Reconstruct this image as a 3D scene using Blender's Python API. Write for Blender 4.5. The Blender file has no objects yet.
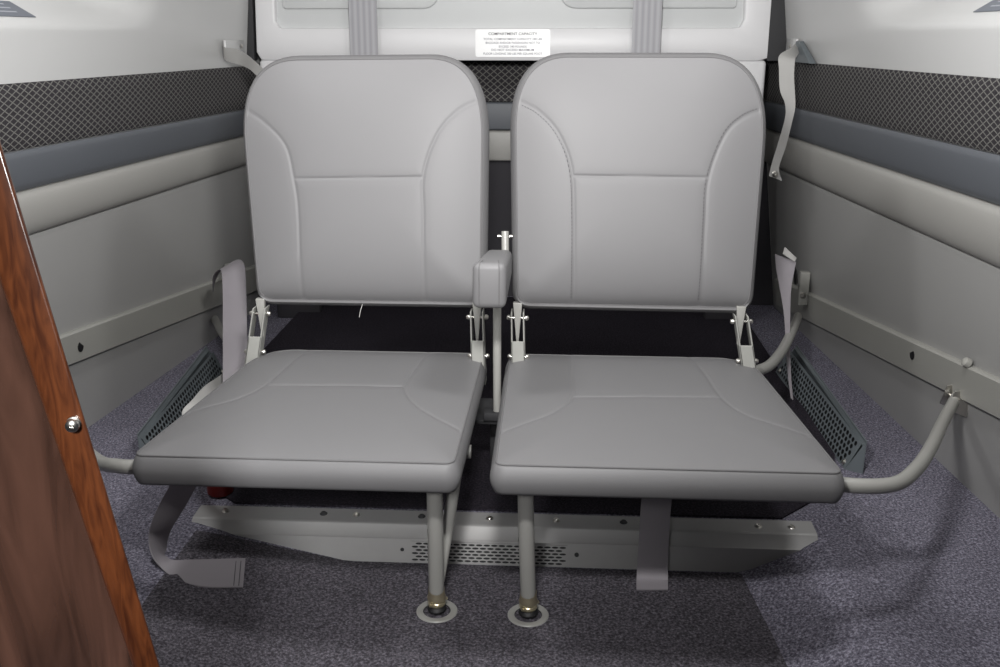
import bpy, bmesh, math, random
from mathutils import Vector, Matrix
random.seed(4)
S = bpy.context.scene
COL = S.collection

# ------------------------------------------------------------------ camera
FPX = 950.0
PITCH = math.atan(297 / 950)
YAW = math.radians(3.4)
CAM = Vector((0.085, 0.0, 0.78))
cam_d = bpy.data.cameras.new('camera')
cam_d.sensor_fit = 'HORIZONTAL'
cam_d.sensor_width = 36.0
cam_d.lens = FPX / 1000 * 36.0
cam_d.clip_start = 0.02
cam = bpy.data.objects.new('camera', cam_d)
COL.objects.link(cam)
cam.location = CAM
cam.rotation_euler = (math.pi / 2 - PITCH, 0, YAW)
S.camera = cam

# ------------------------------------------------------------------ light
w = bpy.data.worlds.new('world')
S.world = w
w.use_nodes = True
w.node_tree.nodes['Background'].inputs[0].default_value = (0.93, 0.95, 1.0, 1)
w.node_tree.nodes['Background'].inputs[1].default_value = 0.02


def area(name, loc, target, size, power, col=(1, 1, 1)):
    d = bpy.data.lights.new(name, 'AREA')
    d.shape = 'DISK'
    d.size = size
    d.energy = power
    d.color = col
    o = bpy.data.objects.new(name, d)
    COL.objects.link(o)
    o.location = loc
    o.rotation_euler = (Vector(target) - Vector(loc)).to_track_quat('-Z', 'Y').to_euler()
    return o


area('strobe_light', (0.045, 0.50, 0.90), (0, 2.6, 1.15), 0.09, 9.5, (1, 0.99, 0.98)).data.spread = math.radians(145)
area('cabin_or_fill_light', (-0.40, 1.05, 1.26), (-.15, 1.55, 0), 0.16, 3.0)
area('cabin_or_fill_light', (0.34, 1.05, 1.26), (.09, 1.55, 0), 0.16, 3.0)
area('cabin_or_fill_light', (-0.10, -0.40, 1.05), (-.36, .65, .40), 0.20, 1.4).data.spread = math.radians(50)  # added fill behind the camera, only brightens the wooden panel
S.view_settings.view_transform = 'Standard'
S.view_settings.look = 'None'
S.view_settings.exposure = 0.55
S.view_settings.gamma = 1.0
S.view_settings.use_curve_mapping = False

# geometry of the view, used to turn measured picture points into real points at a known depth
CP, SP, CY_, SY_ = math.cos(PITCH), math.sin(PITCH), math.cos(YAW), math.sin(YAW)
RV = Vector((CY_, SY_, 0))
FV = Vector((-SY_ * CP, CY_ * CP, -SP))
UV_ = RV.cross(FV)


def atY(x, y, Y):
    d = FV + RV * ((x - 500) / FPX) + UV_ * ((333.5 - y) / FPX)
    return CAM + d * ((Y - CAM.y) / d.y)


def atZ(x, y, Z):
    d = FV + RV * ((x - 500) / FPX) + UV_ * ((333.5 - y) / FPX)
    return CAM + d * ((Z - CAM.z) / d.z)


def WX(s, Y, z):
    k = (.65 - z) / .62
    if s < 0:
        return -((.797 + .063 * k) - .085 * (Y - 1.5))
    return (.727 + .082 * k) - .073 * (Y - 1.5)


# ------------------------------------------------------------------ materials
def nt(name):
    m = bpy.data.materials.new(name)
    m.use_nodes = True
    t = m.node_tree
    return m, t, t.nodes['Principled BSDF']


def mat(name, col, rough=.5, metal=0.0, bump=0.0, bscale=200, spec=.5, var=0.0, vscale=8):
    m, t, b = nt(name)
    b.inputs['Base Color'].default_value = (*col, 1)
    b.inputs['Roughness'].default_value = rough
    b.inputs['Metallic'].default_value = metal
    b.inputs['Specular IOR Level'].default_value = spec
    tc = t.nodes.new('ShaderNodeTexCoord')
    n = t.nodes.new('ShaderNodeTexNoise')
    n.inputs['Scale'].default_value = vscale
    n.inputs['Detail'].default_value = 4
    t.links.new(tc.outputs['Object'], n.inputs['Vector'])
    mx = t.nodes.new('ShaderNodeMix')
    mx.data_type = 'RGBA'
    mx.inputs[6].default_value = (*[c * (1 - var) for c in col], 1)
    mx.inputs[7].default_value = (*[min(1, c * (1 + var)) for c in col], 1)
    t.links.new(n.outputs['Fac'], mx.inputs[0])
    t.links.new(mx.outputs[2], b.inputs['Base Color'])
    if bump:
        n2 = t.nodes.new('ShaderNodeTexNoise')
        n2.inputs['Scale'].default_value = bscale
        n2.inputs['Detail'].default_value = 3
        t.links.new(tc.outputs['Object'], n2.inputs['Vector'])
        bp = t.nodes.new('ShaderNodeBump')
        bp.inputs['Strength'].default_value = bump
        bp.inputs['Distance'].default_value = .001
        t.links.new(n2.outputs['Fac'], bp.inputs['Height'])
        t.links.new(bp.outputs[0], b.inputs['Normal'])
    return m


def carpet(name, dark, mid, light):
    m, t, b = nt(name)
    b.inputs['Roughness'].default_value = .95
    b.inputs['Specular IOR Level'].default_value = .15
    tc = t.nodes.new('ShaderNodeTexCoord')
    n = t.nodes.new('ShaderNodeTexNoise')
    n.inputs['Scale'].default_value = 260
    n.inputs['Detail'].default_value = 5
    n.inputs['Roughness'].default_value = .75
    t.links.new(tc.outputs['Object'], n.inputs['Vector'])
    r = t.nodes.new('ShaderNodeValToRGB')
    r.color_ramp.elements[0].position = .34
    r.color_ramp.elements[0].color = (*dark, 1)
    r.color_ramp.elements[1].position = .68
    r.color_ramp.elements[1].color = (*light, 1)
    e = r.color_ramp.elements.new(.5)
    e.color = (*mid, 1)
    t.links.new(n.outputs['Fac'], r.inputs[0])
    n3 = t.nodes.new('ShaderNodeTexNoise')
    n3.inputs['Scale'].default_value = 9
    t.links.new(tc.outputs['Object'], n3.inputs['Vector'])
    mr = t.nodes.new('ShaderNodeMapRange')
    mr.inputs[3].default_value = .8
    mr.inputs[4].default_value = 1.2
    t.links.new(n3.outputs['Fac'], mr.inputs[0])
    mu = t.nodes.new('ShaderNodeVectorMath')
    mu.operation = 'SCALE'
    t.links.new(r.outputs[0], mu.inputs[0])
    t.links.new(mr.outputs[0], mu.inputs['Scale'])
    t.links.new(mu.outputs[0], b.inputs['Base Color'])
    bp = t.nodes.new('ShaderNodeBump')
    bp.inputs['Strength'].default_value = .9
    bp.inputs['Distance'].default_value = .003
    t.links.new(n.outputs['Fac'], bp.inputs['Height'])
    t.links.new(bp.outputs[0], b.inputs['Normal'])
    return m


def math_n(t, op, a, b=None):
    n = t.nodes.new('ShaderNodeMath')
    n.operation = op
    for i, v in enumerate((a, b)):
        if v is None:
            continue
        if isinstance(v, (int, float)):
            n.inputs[i].default_value = v
        else:
            t.links.new(v, n.inputs[i])
    return n.outputs[0]


def weave(name, axis, pu, pv):
    m, t, b = nt(name)
    b.inputs['Roughness'].default_value = .85
    b.inputs['Specular IOR Level'].default_value = .2
    tc = t.nodes.new('ShaderNodeTexCoord')
    sx = t.nodes.new('ShaderNodeSeparateXYZ')
    t.links.new(tc.outputs['Object'], sx.inputs[0])
    u = sx.outputs[axis]
    v = sx.outputs[2]
    a = math_n(t, 'FRACT', math_n(t, 'ADD', math_n(t, 'DIVIDE', u, pu), math_n(t, 'DIVIDE', v, pv)))
    c = math_n(t, 'FRACT', math_n(t, 'SUBTRACT', math_n(t, 'ADD', math_n(t, 'DIVIDE', u, pu), 500), math_n(t, 'DIVIDE', v, pv)))
    da = math_n(t, 'ABSOLUTE', math_n(t, 'SUBTRACT', a, .5))
    dc = math_n(t, 'ABSOLUTE', math_n(t, 'SUBTRACT', c, .5))
    mx = math_n(t, 'MAXIMUM', da, dc)         # .5 on the lines, 0 in the middle of each diamond
    mn = t.nodes.new('ShaderNodeMapRange')
    mn.interpolation_type = 'SMOOTHSTEP'
    mn.inputs[1].default_value = .36
    mn.inputs[2].default_value = .46
    t.links.new(mx, mn.inputs[0])
    # fine twill inside the diamonds
    n = t.nodes.new('ShaderNodeTexNoise')
    n.inputs['Scale'].default_value = 420
    t.links.new(tc.outputs['Object'], n.inputs['Vector'])
    mixd = t.nodes.new('ShaderNodeMix')
    mixd.data_type = 'RGBA'
    mixd.inputs[6].default_value = (0.0122, 0.0109, 0.0136, 1)
    mixd.inputs[7].default_value = (0.0578, 0.0530, 0.0578, 1)
    t.links.new(n.outputs['Fac'], mixd.inputs[0])
    mix = t.nodes.new('ShaderNodeMix')
    mix.data_type = 'RGBA'
    mix.inputs[7].default_value = (0.1734, 0.1700, 0.1598, 1)
    t.links.new(mn.outputs[0], mix.inputs[0])
    t.links.new(mixd.outputs[2], mix.inputs[6])
    t.links.new(mix.outputs[2], b.inputs['Base Color'])
    bp = t.nodes.new('ShaderNodeBump')
    bp.inputs['Strength'].default_value = .6
    bp.inputs['Distance'].default_value = .0015
    t.links.new(mn.outputs[0], bp.inputs['Height'])
    t.links.new(bp.outputs[0], b.inputs['Normal'])
    return m


def wood(name, c1, c2, rough, axis_scale=(40, 40, 3), coat=0.5):
    m, t, b = nt(name)
    b.inputs['Roughness'].default_value = rough
    b.inputs['Coat Weight'].default_value = coat
    b.inputs['Coat Roughness'].default_value = .12
    tc = t.nodes.new('ShaderNodeTexCoord')
    mp = t.nodes.new('ShaderNodeMapping')
    mp.inputs['Scale'].default_value = axis_scale
    t.links.new(tc.outputs['Object'], mp.inputs[0])
    n = t.nodes.new('ShaderNodeTexNoise')
    n.inputs['Scale'].default_value = 2.2
    n.inputs['Detail'].default_value = 7
    n.inputs['Distortion'].default_value = 1.4
    t.links.new(mp.outputs[0], n.inputs['Vector'])
    r = t.nodes.new('ShaderNodeValToRGB')
    r.color_ramp.elements[0].position = .3
    r.color_ramp.elements[0].color = (*c1, 1)
    r.color_ramp.elements[1].position = .65
    r.color_ramp.elements[1].color = (*c2, 1)
    t.links.new(n.outputs['Fac'], r.inputs[0])
    t.links.new(r.outputs[0], b.inputs['Base Color'])
    return m


M = {
    'leather': mat('grey_leather', (0.141, 0.139, 0.142), .54, bump=.10, bscale=700, spec=.4, var=.02),
    'piping': mat('piping_leather', (0.118, 0.116, 0.118), .65, spec=.3),
    'shell': mat('white_shell', (0.56, 0.56, 0.555), .32, spec=.5, var=.01),
    'panel': mat('grey_panel', (0.3128, 0.3094, 0.3026), .42, spec=.45, var=.03, vscale=5),
    'bolster': mat('bolster_vinyl', (0.3264, 0.3196, 0.3026), .45, bump=.1, bscale=600),
    'blue': mat('blue_grey_vinyl', (0.104, 0.112, 0.126), .5, bump=.15, bscale=500),
    'backpanel': mat('back_panel', (0.68, 0.676, 0.684), .4, var=.01),
    'backpad': mat('back_pad', (0.60, 0.612, 0.612), .45, var=.01),
    'dark': mat('dark_rubber', (0.0238, 0.0238, 0.02584), .7),
    'shadewall': mat('shaded_rear_wall', (0.034, 0.03196, 0.0374), .85, bump=.3, bscale=200),  # dark base colour holds the shade behind the seats
    'rail': mat('painted_rail', (0.3196, 0.3162, 0.2924), .38, var=.03),
    'tube': mat('painted_tube', (0.2856, 0.2822, 0.2652), .33, spec=.5, var=.03),
    'bracket': mat('bracket_paint', (0.3196, 0.3196, 0.2992), .35),
    'alu': mat('brushed_aluminium', (.36, .355, .35), .62, metal=.45, var=.06, vscale=30),
    'steel': mat('steel', (.62, .60, .56), .28, metal=1.0),
    'brass': mat('brass', (.62, .55, .38), .3, metal=.9),
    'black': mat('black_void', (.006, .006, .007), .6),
    'belt': mat('lavender_grey_webbing', (0.2448, 0.2278, 0.2448), .6, bump=.3, bscale=500, spec=.3),
    'strap': mat('white_webbing', (0.4216, 0.4148, 0.4012), .6, bump=.3, bscale=500, spec=.3),
    'vent': mat('vent_blue_grey', (0.119, 0.136, 0.1462), .45, var=.03),
    'placard': mat('placard_white', (0.86, 0.86, 0.86), .35),
    'stitch': mat('stitch_thread', (0.0816, 0.0782, 0.0816), .6),
    'ink': mat('placard_ink', (0.034, 0.034, 0.0408), .5),
    'inkl': mat('placard_ink_light', (0.1768, 0.17, 0.204), .5),
    'placardg': mat('placard_grey', (0.136, 0.1496, 0.1768), .4),
    'placardl': mat('placard_line', (0.34, 0.3536, 0.3944), .4),
    'red': mat('red_paint', (0.28, 0.02, 0.012), .4),
    'carpet': carpet('grey_violet_carpet', (0.036, 0.033, 0.050), (0.150, 0.142, 0.180), (0.45, 0.435, 0.52)),
    'carpet2': carpet('dark_carpet', (0.020, 0.018, 0.022), (0.075, 0.069, 0.081), (0.22, 0.205, 0.235)),
    'carpet_shade': carpet('shaded_carpet', (0.008, 0.007, 0.010), (0.020, 0.017, 0.023), (0.055, 0.047, 0.062)),  # floor shade put into the carpet colour
    'weaveY': weave('diamond_weave_side', 1, .0215, .0118),
    'weaveX': weave('diamond_weave_back', 0, .0205, .0170),
    'wood': wood('varnished_wood', (0.042, 0.0108, 0.0040), (0.115, 0.0335, 0.0105), .3, (60, 60, 9)),
    'woodd': wood('dark_varnished_wood', (0.026, 0.0125, 0.0085), (0.088, 0.042, 0.029), .22, (14, 14, 2), .8),
}


# stripes along the shoulder belts
def belt_stripes():
    m, t, b = nt('striped_webbing')
    b.inputs['Roughness'].default_value = .55
    tc = t.nodes.new('ShaderNodeTexCoord')
    sx = t.nodes.new('ShaderNodeSeparateXYZ')
    t.links.new(tc.outputs['Object'], sx.inputs[0])
    s = math_n(t, 'SINE', math_n(t, 'MULTIPLY', sx.outputs[0], 2 * math.pi / .0145))
    mr = t.nodes.new('ShaderNodeMapRange')
    mr.inputs[1].default_value = -1
    mr.inputs[2].default_value = 1
    t.links.new(s, mr.inputs[0])
    mx = t.nodes.new('ShaderNodeMix')
    mx.data_type = 'RGBA'
    mx.inputs[6].default_value = (0.2856, 0.2822, 0.2992, 1)
    mx.inputs[7].default_value = (0.3740, 0.3706, 0.3910, 1)
    t.links.new(mr.outputs[0], mx.inputs[0])
    t.links.new(mx.outputs[2], b.inputs['Base Color'])
    return m


M['stripe'] = belt_stripes()


# ------------------------------------------------------------------ object helpers
def link(name, me, parent=None):
    o = bpy.data.objects.new(name, me)
    COL.objects.link(o)
    if parent:
        o.parent = parent
    return o


def finish(name, bm, m, parent=None, smooth=True, angle=40):
    bmesh.ops.recalc_face_normals(bm, faces=bm.faces)
    if smooth:
        for f in bm.faces:
            f.smooth = True
        for e in bm.edges:
            if len(e.link_faces) == 2 and e.calc_face_angle(0) > math.radians(angle):
                e.smooth = False
    me = bpy.data.meshes.new(name)
    bm.to_mesh(me)
    bm.free()
    me.materials.append(m)
    o = link(name, me, parent)
    if parent:      # meshes are written in world space: keep them there
        o.matrix_parent_inverse = Matrix.Translation(parent.location).inverted()
    return o


def tag(o, label=None, cat=None, group=None, kind=None):
    if label: o['label'] = label
    if cat: o['category'] = cat
    if group: o['group'] = group
    if kind: o['kind'] = kind
    return o


def empty(name, loc, label, cat, group=None):
    o = bpy.data.objects.new(name, None)
    COL.objects.link(o)
    o.location = loc
    o.empty_display_size = .02
    return tag(o, label, cat, group)


def struct(o):
    o['kind'] = 'structure'
    return o


def hexa(bm, p, bevel=0, seg=3):
    """p: 4 bottom points (ccw) then 4 top points"""
    vs = [bm.verts.new(q) for q in p]
    fs = [(3, 2, 1, 0), (4, 5, 6, 7), (0, 1, 5, 4), (1, 2, 6, 5), (2, 3, 7, 6), (3, 0, 4, 7)]
    ff = [bm.faces.new([vs[i] for i in f]) for f in fs]
    if bevel:
        es = list({e for f in ff for e in f.edges})
        bmesh.ops.bevel(bm, geom=es, offset=bevel, segments=seg, affect='EDGES', profile=.5, clamp_overlap=True)
    return vs


def box(bm, c, s, bevel=0, rot=None, seg=2):
    R = rot if rot else Matrix.Identity(3)
    c = Vector(c)
    P = []
    for z in (-1, 1):
        for x, y in ((-1, -1), (1, -1), (1, 1), (-1, 1)):
            P.append(c + R @ Vector((x * s[0] / 2, y * s[1] / 2, z * s[2] / 2)))
    hexa(bm, P, bevel, seg)


def catmull(pts, n):
    P = [Vector(p) for p in pts]
    if len(P) == 2:
        return [P[0].lerp(P[1], i / n) for i in range(n + 1)]
    P = [2 * P[0] - P[1]] + P + [2 * P[-1] - P[-2]]
    out = []
    for i in range(1, len(P) - 2):
        p0, p1, p2, p3 = P[i - 1:i + 3]
        for k in range(n):
            t = k / n
            out.append(.5 * ((2 * p1) + (-p0 + p2) * t + (2 * p0 - 5 * p1 + 4 * p2 - p3) * t * t + (-p0 + 3 * p1 - 3 * p2 + p3) * t ** 3))
    out.append(P[-2].copy())
    return out


def tube(bm, pts, r, seg=14, closed=False, caps=True, r2=None):
    n = len(pts)
    rings = []
    up = None
    for i, p in enumerate(pts):
        if closed:
            d = (pts[(i + 1) % n] - pts[i - 1]).normalized()
        else:
            d = (pts[min(i + 1, n - 1)] - pts[max(i - 1, 0)]).normalized()
        if up is None:
            up = Vector((0, 0, 1)) if abs(d.z) < .9 else Vector((1, 0, 0))
        a = d.cross(up).normalized()
        up = a.cross(d).normalized()
        rr = r if r2 is None else r + (r2 - r) * i / (n - 1)
        rings.append([bm.verts.new(p + (a * math.cos(2 * math.pi * k / seg) + up * math.sin(2 * math.pi * k / seg)) * rr) for k in range(seg)])
    for i in range(n if closed else n - 1):
        A, B = rings[i], rings[(i + 1) % n]
        for k in range(seg):
            bm.faces.new((A[k], A[(k + 1) % seg], B[(k + 1) % seg], B[k]))
    if caps and not closed:
        bm.faces.new(rings[0][::-1])
        bm.faces.new(rings[-1])


def lathe(bm, prof, c, axis=(0, 0, 1), seg=28):
    """prof: (radius, height) list along axis"""
    c = Vector(c)
    q = Vector(axis).normalized().to_track_quat('Z', 'Y')
    rings = []
    for r, h in prof:
        if r < 1e-6:
            rings.append([bm.verts.new(c + q @ Vector((0, 0, h)))])
        else:
            rings.append([bm.verts.new(c + q @ Vector((r * math.cos(2 * math.pi * k / seg), r * math.sin(2 * math.pi * k / seg), h))) for k in range(seg)])
    for A, B in zip(rings, rings[1:]):
        for k in range(seg):
            a0, a1 = A[k % len(A)], A[(k + 1) % len(A)]
            b0, b1 = B[k % len(B)], B[(k + 1) % len(B)]
            v = []
            for x in (a0, a1, b1, b0):
                if x not in v:
                    v.append(x)
            if len(v) > 2:
                bm.faces.new(v)


def screw(bm, c, axis, r=.0045, h=.0025):
    lathe(bm, [(r * 1.35, 0), (r * 1.35, h * .25), (r, h * .5), (r * .8, h * .95), (r * .35, h), (r * .30, h * .55), (0, h * .5)], c, axis, 16)


def round_poly(pts, rad, seg=14):
    out = []
    n = len(pts)
    for i in range(n):
        p = Vector(pts[i]); a = Vector(pts[i - 1]); b = Vector(pts[(i + 1) % n])
        r = rad[i]
        da, db = (a - p).normalized(), (b - p).normalized()
        ra, rb = (r if isinstance(r, tuple) else (r, r))
        A, B = p + da * ra, p + db * rb
        for k in range(seg + 1):
            t = k / seg
            # between quadratic and circular feel
            out.append(A * (1 - t) ** 2 + p * 2 * t * (1 - t) + B * t ** 2)
    return out


def resample(poly, n):
    L = [0]
    m = len(poly)
    for i in range(m):
        L.append(L[-1] + (poly[(i + 1) % m] - poly[i]).length)
    out = []
    j = 0
    for k in range(n):
        s = L[-1] * k / n
        while L[j + 1] < s:
            j += 1
        t = (s - L[j]) / max(1e-9, L[j + 1] - L[j])
        out.append(poly[j].lerp(poly[(j + 1) % m], t))
    return out


def seg_dist(p, a, b):
    ab = b - a
    t = max(0, min(1, (p - a).dot(ab) / ab.dot(ab)))
    return (p - a - ab * t).length


def cushion(name, frame, outline, seams, T, crown, m, parent, bulge=.008, NA=440, NR=108, extra=None, edge_pow=7, stitches=()):
    """upholstered pad: outline is the piping line in the frame's (u, v) plane, crown is how far the face swells"""
    O = resample(outline, NA)
    c = Vector((sum(p.x for p in O) / NA, sum(p.y for p in O) / NA))
    N = []
    for i in range(NA):
        t = (O[(i + 1) % NA] - O[i - 1]).normalized()
        N.append(Vector((t.y, -t.x)))
    if (O[0] - c).dot(N[0]) < 0:
        N = [-x for x in N]
    S2 = [[Vector(q) for q in (catmull([(*p, 0) for p in s], 8))] for s in seams]
    S2 = [[Vector((q.x, q.y)) for q in s] for s in S2]

    def face_n(p, r):
        n = crown * (1 - r ** edge_pow) * (.5 + .5 * (1 - r ** 3))
        d = min(seg_dist(p, s[i], s[i + 1]) for s in S2 for i in range(len(s) - 1)) if S2 else 1
        g = math.exp(-(d / .0021) ** 2) * .0013 + math.exp(-(d / .009) ** 2) * .0007
        n -= g * (1 if r < .985 else .3)
        if extra:
            n += extra(p)
        return n

    def P(p, n):
        return frame @ Vector((p.x, p.y, n))
    bm = bmesh.new()
    ctr = bm.verts.new(P(c, face_n(c, 0)))
    prev = None
    for j in range(1, NR + 1):
        r = j / NR
        r = 1 - (1 - r) ** 1.15
        ring = []
        for i in range(NA):
            p = c + (O[i] - c) * r
            ring.append(bm.verts.new(P(p, face_n(p, r))))
        for i in range(NA):
            if prev is None:
                bm.faces.new((ctr, ring[i], ring[(i + 1) % NA]))
            else:
                bm.faces.new((prev[i], ring[i], ring[(i + 1) % NA], prev[(i + 1) % NA]))
        prev = ring
    for k in range(1, 11):      # gusset
        s = k / 10
        off = bulge * (math.sin(math.pi * s * .92) ** .8)
        n = -T * s
        ring = [bm.verts.new(P(O[i] + N[i] * off, n)) for i in range(NA)]
        for i in range(NA):
            bm.faces.new((prev[i], ring[i], ring[(i + 1) % NA], prev[(i + 1) % NA]))
        prev = ring
    for q, dn in ((.96, .004), (.7, .006)):
        ring = [bm.verts.new(P(c + (O[i] - c) * q, -T - dn)) for i in range(NA)]
        for i in range(NA):
            bm.faces.new((prev[i], ring[i], ring[(i + 1) % NA], prev[(i + 1) % NA]))
        prev = ring
    bm.faces.new(prev)
    o = finish(name, bm, m, parent, angle=50)
    for si in stitches:
        q = S2[si]
        path, acc = [], 0
        bm = bmesh.new()
        for a_, b_ in zip(q, q[1:]):
            L_ = (b_ - a_).length
            k_ = max(1, int(round(L_ / .0058)))
            for i_ in range(k_):
                p0 = a_.lerp(b_, (i_ + .2) / k_); p1 = a_.lerp(b_, (i_ + .75) / k_)
                if min(p0.y, p1.y) < .012: continue
                t_ = (b_ - a_).normalized()
                off = Vector((t_.y, -t_.x)) * .0038
                if q[len(q) // 2].x > c.x:
                    off = off * 1
                qq = []
                for p_ in (p0 + off, p1 + off):
                    an = (p_ - c).normalized()
                    bi = max(range(NA), key=lambda z_: (O[z_] - c).normalized().dot(an))
                    r_ = min(1, (p_ - c).length / (O[bi] - c).length)
                    qq.append((r_, P(p_, face_n(p_, r_) + .0003)))
                if max(qq[0][0], qq[1][0]) > .985: continue
                tube(bm, [qq[0][1], qq[1][1]], .0006, 5)
        finish('stitching', bm, M['stitch'], parent)
    bm = bmesh.new()
    tube(bm, [P(p, face_n(p, 1)) for p in O], .0014, 8, closed=True)
    finish('piping', bm, M['piping'], o if False else parent)
    return o


def frame(origin, u, v):
    u = Vector(u).normalized(); v = Vector(v).normalized(); n = u.cross(v)
    m = Matrix.Identity(4)
    for i in range(3):
        m[i][0], m[i][1], m[i][2], m[i][3] = u[i], v[i], n[i], origin[i]
    return m


def ribbon(name, A, B, m, parent=None, n=10, thick=.0014, cross=4):
    """webbing whose two long edges run through the points A and B"""
    a, b = catmull(A, n), catmull(B, n)
    bm = bmesh.new()
    top = [[x.lerp(y, k / cross) for k in range(cross + 1)] for x, y in zip(a, b)]
    nr = []
    for i in range(len(top)):
        t = (top[min(i + 1, len(top) - 1)][2] - top[max(i - 1, 0)][2])
        wv = top[i][-1] - top[i][0]
        nr.append(t.cross(wv).normalized())
    V1 = [[bm.verts.new(p + nr[i] * thick / 2) for p in row] for i, row in enumerate(top)]
    V2 = [[bm.verts.new(p - nr[i] * thick / 2) for p in row] for i, row in enumerate(top)]
    L = len(top)
    for i in range(L - 1):
        for k in range(cross):
            bm.faces.new((V1[i][k], V1[i][k + 1], V1[i + 1][k + 1], V1[i + 1][k]))
            bm.faces.new((V2[i][k], V2[i + 1][k], V2[i + 1][k + 1], V2[i][k + 1]))
        for k in (0, cross):
            bm.faces.new((V1[i][k], V2[i][k], V2[i + 1][k], V1[i + 1][k]))
    for i in (0, L - 1):
        for k in range(cross):
            bm.faces.new((V1[i][k], V2[i][k], V2[i][k + 1], V1[i][k + 1]))
    return finish(name, bm, m, parent, angle=50)


def perforated(bm, org, U, V, nu, nv, du, dv, ru, rv, margin=(.006, .006), thick=.0012):
    """staggered rows of holes in a sheet; org is the corner of the hole field"""
    U = Vector(U).normalized(); V = Vector(V).normalized(); N = U.cross(V); org = Vector(org)

    def P(u, v, n=0):
        return org + U * u + V * v + N * n
    W_ = nu * du + du / 2
    H_ = nv * dv
    angs = sorted({2 * math.pi * k / 12 for k in range(12)} | {math.atan2(sy * dv, sx * du) % (2 * math.pi) for sx in (-1, 1) for sy in (-1, 1)})

    def quad(u0, u1, v0, v1):
        hexa(bm, [P(u0, v0, -thick), P(u1, v0, -thick), P(u1, v1, -thick), P(u0, v1, -thick), P(u0, v0), P(u1, v0), P(u1, v1), P(u0, v1)])
    for j in range(nv):
        off = du / 2 if j % 2 else 0
        if off:
            quad(0, off, j * dv, (j + 1) * dv)
        else:
            quad(W_ - du / 2, W_, j * dv, (j + 1) * dv)
        for i in range(nu):
            cu, cv = off + (i + .5) * du, (j + .5) * dv
            inn, out = [], []
            for a in angs:
                c_, s_ = math.cos(a), math.sin(a)
                k = min(du / 2 / abs(c_) if abs(c_) > 1e-9 else 9, dv / 2 / abs(s_) if abs(s_) > 1e-9 else 9)
                out.append((cu + c_ * k, cv + s_ * k))
                inn.append((cu + c_ * ru, cv + s_ * rv))
            lay = []
            for n in (0, -thick):
                lay.append(([bm.verts.new(P(*q, n)) for q in inn], [bm.verts.new(P(*q, n)) for q in out]))
            m_ = len(angs)
            for k in range(m_):
                k2 = (k + 1) % m_
                bm.faces.new((lay[0][0][k], lay[0][0][k2], lay[0][1][k2], lay[0][1][k]))
                bm.faces.new((lay[1][0][k], lay[1][1][k], lay[1][1][k2], lay[1][0][k2]))
                bm.faces.new((lay[0][0][k], lay[1][0][k], lay[1][0][k2], lay[0][0][k2]))
    mu, mv = margin
    if mu or mv:
        quad(-mu, 0, -mv, H_ + mv); quad(W_, W_ + mu, -mv, H_ + mv)
        quad(0, W_, -mv, 0); quad(0, W_, H_, H_ + mv)
    return W_, H_


def sstep(x, a, b):
    t = max(0, min(1, (x - a) / (b - a)))
    return t * t * (3 - 2 * t)


# ------------------------------------------------------------------ floor
def foot(X):
    if X < -.23:
        return .05 * sstep(X, -.23 + .03, -.50)if False else .05 * min(1, max(0, (-.23 - X) / .25))
    return .05 * min(1, max(0, (X - .378) / .118))


def floor_h(X, Y):
    k = sstep(Y, 1.312, 1.338)
    h = foot(X) * (1 - k) + .05 * k
    side = sstep(abs(X), .52, .66)
    return h * (1 - side) + .035 * side


def heightfield(name, xs, ys, fz, m, thick=.02, parent=None):
    bm = bmesh.new()
    G = [[bm.verts.new((x if not callable(x) else x(y), y, fz(x if not callable(x) else x(y), y))) for x in xs] for y in ys]
    for j in range(len(ys) - 1):
        for i in range(len(xs) - 1):
            bm.faces.new((G[j][i], G[j][i + 1], G[j + 1][i + 1], G[j + 1][i]))
    r = bmesh.ops.extrude_face_region(bm, geom=list(bm.faces))
    for v in r['geom']:
        if isinstance(v, bmesh.types.BMVert):
            v.co.z -= thick
    return finish(name, bm, m, parent, angle=60)


xs = [-.95 + .02 * i for i in range(95)]
ys = [-.3 + .1 * i for i in range(16)] + [1.25, 1.28, 1.305] + [1.31 + .004 * i for i in range(9)] + [1.36 + .03 * i for i in range(7)] + [1.6 + .1 * i for i in range(12)]
struct(heightfield('floor', xs, ys, floor_h, M['carpet']))


bm = bmesh.new()  # dark sheet added for the shade under and behind the seats
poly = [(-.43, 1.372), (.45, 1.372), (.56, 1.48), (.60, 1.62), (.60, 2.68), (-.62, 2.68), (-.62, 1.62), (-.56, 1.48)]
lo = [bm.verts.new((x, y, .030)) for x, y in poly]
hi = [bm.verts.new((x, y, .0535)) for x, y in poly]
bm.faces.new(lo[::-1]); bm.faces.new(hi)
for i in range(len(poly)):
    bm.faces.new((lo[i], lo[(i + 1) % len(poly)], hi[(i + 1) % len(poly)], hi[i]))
struct(finish('floor', bm, M['carpet_shade'], smooth=False))


def seamL(y): return -.465 - .055 * (1.13 - min(y, 1.13)) * -.3
def seamR(y): return .378 + (1.309 - y) * .058


NX = 44
pxs = [(lambda y, t=i / NX: seamL(y) * (1 - t) + seamR(y) * t) for i in range(NX + 1)]
pys = [-.25 + .08 * i for i in range(19)] + [1.25, 1.27, 1.288]


def mat_h(X, Y):
    e = min(X - seamL(Y), seamR(Y) - X, 1.29 - Y)
    return floor_h(X, min(Y, 1.3)) + .0045 * min(1, max(0, e) / .006) + .0003


cp_ = heightfield('carpet_panel', pxs, pys, mat_h, M['carpet2'], thick=.003)
tag(cp_, 'darker grey carpet panel on the floor in front of the metal step', 'carpet')


# ------------------------------------------------------------------ side walls
def shell_out(Y, z, s):
    o = 0
    rec = 1 - sstep(Y, 1.80, 2.02)
    o += .060 * sstep(z, .792, .850) * rec * .9
    o += .03 * rec * sstep(z, .85, .95)
    o -= .55 * max(0, z - 1.02) ** 1.6 * 3.2
    return o


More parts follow.
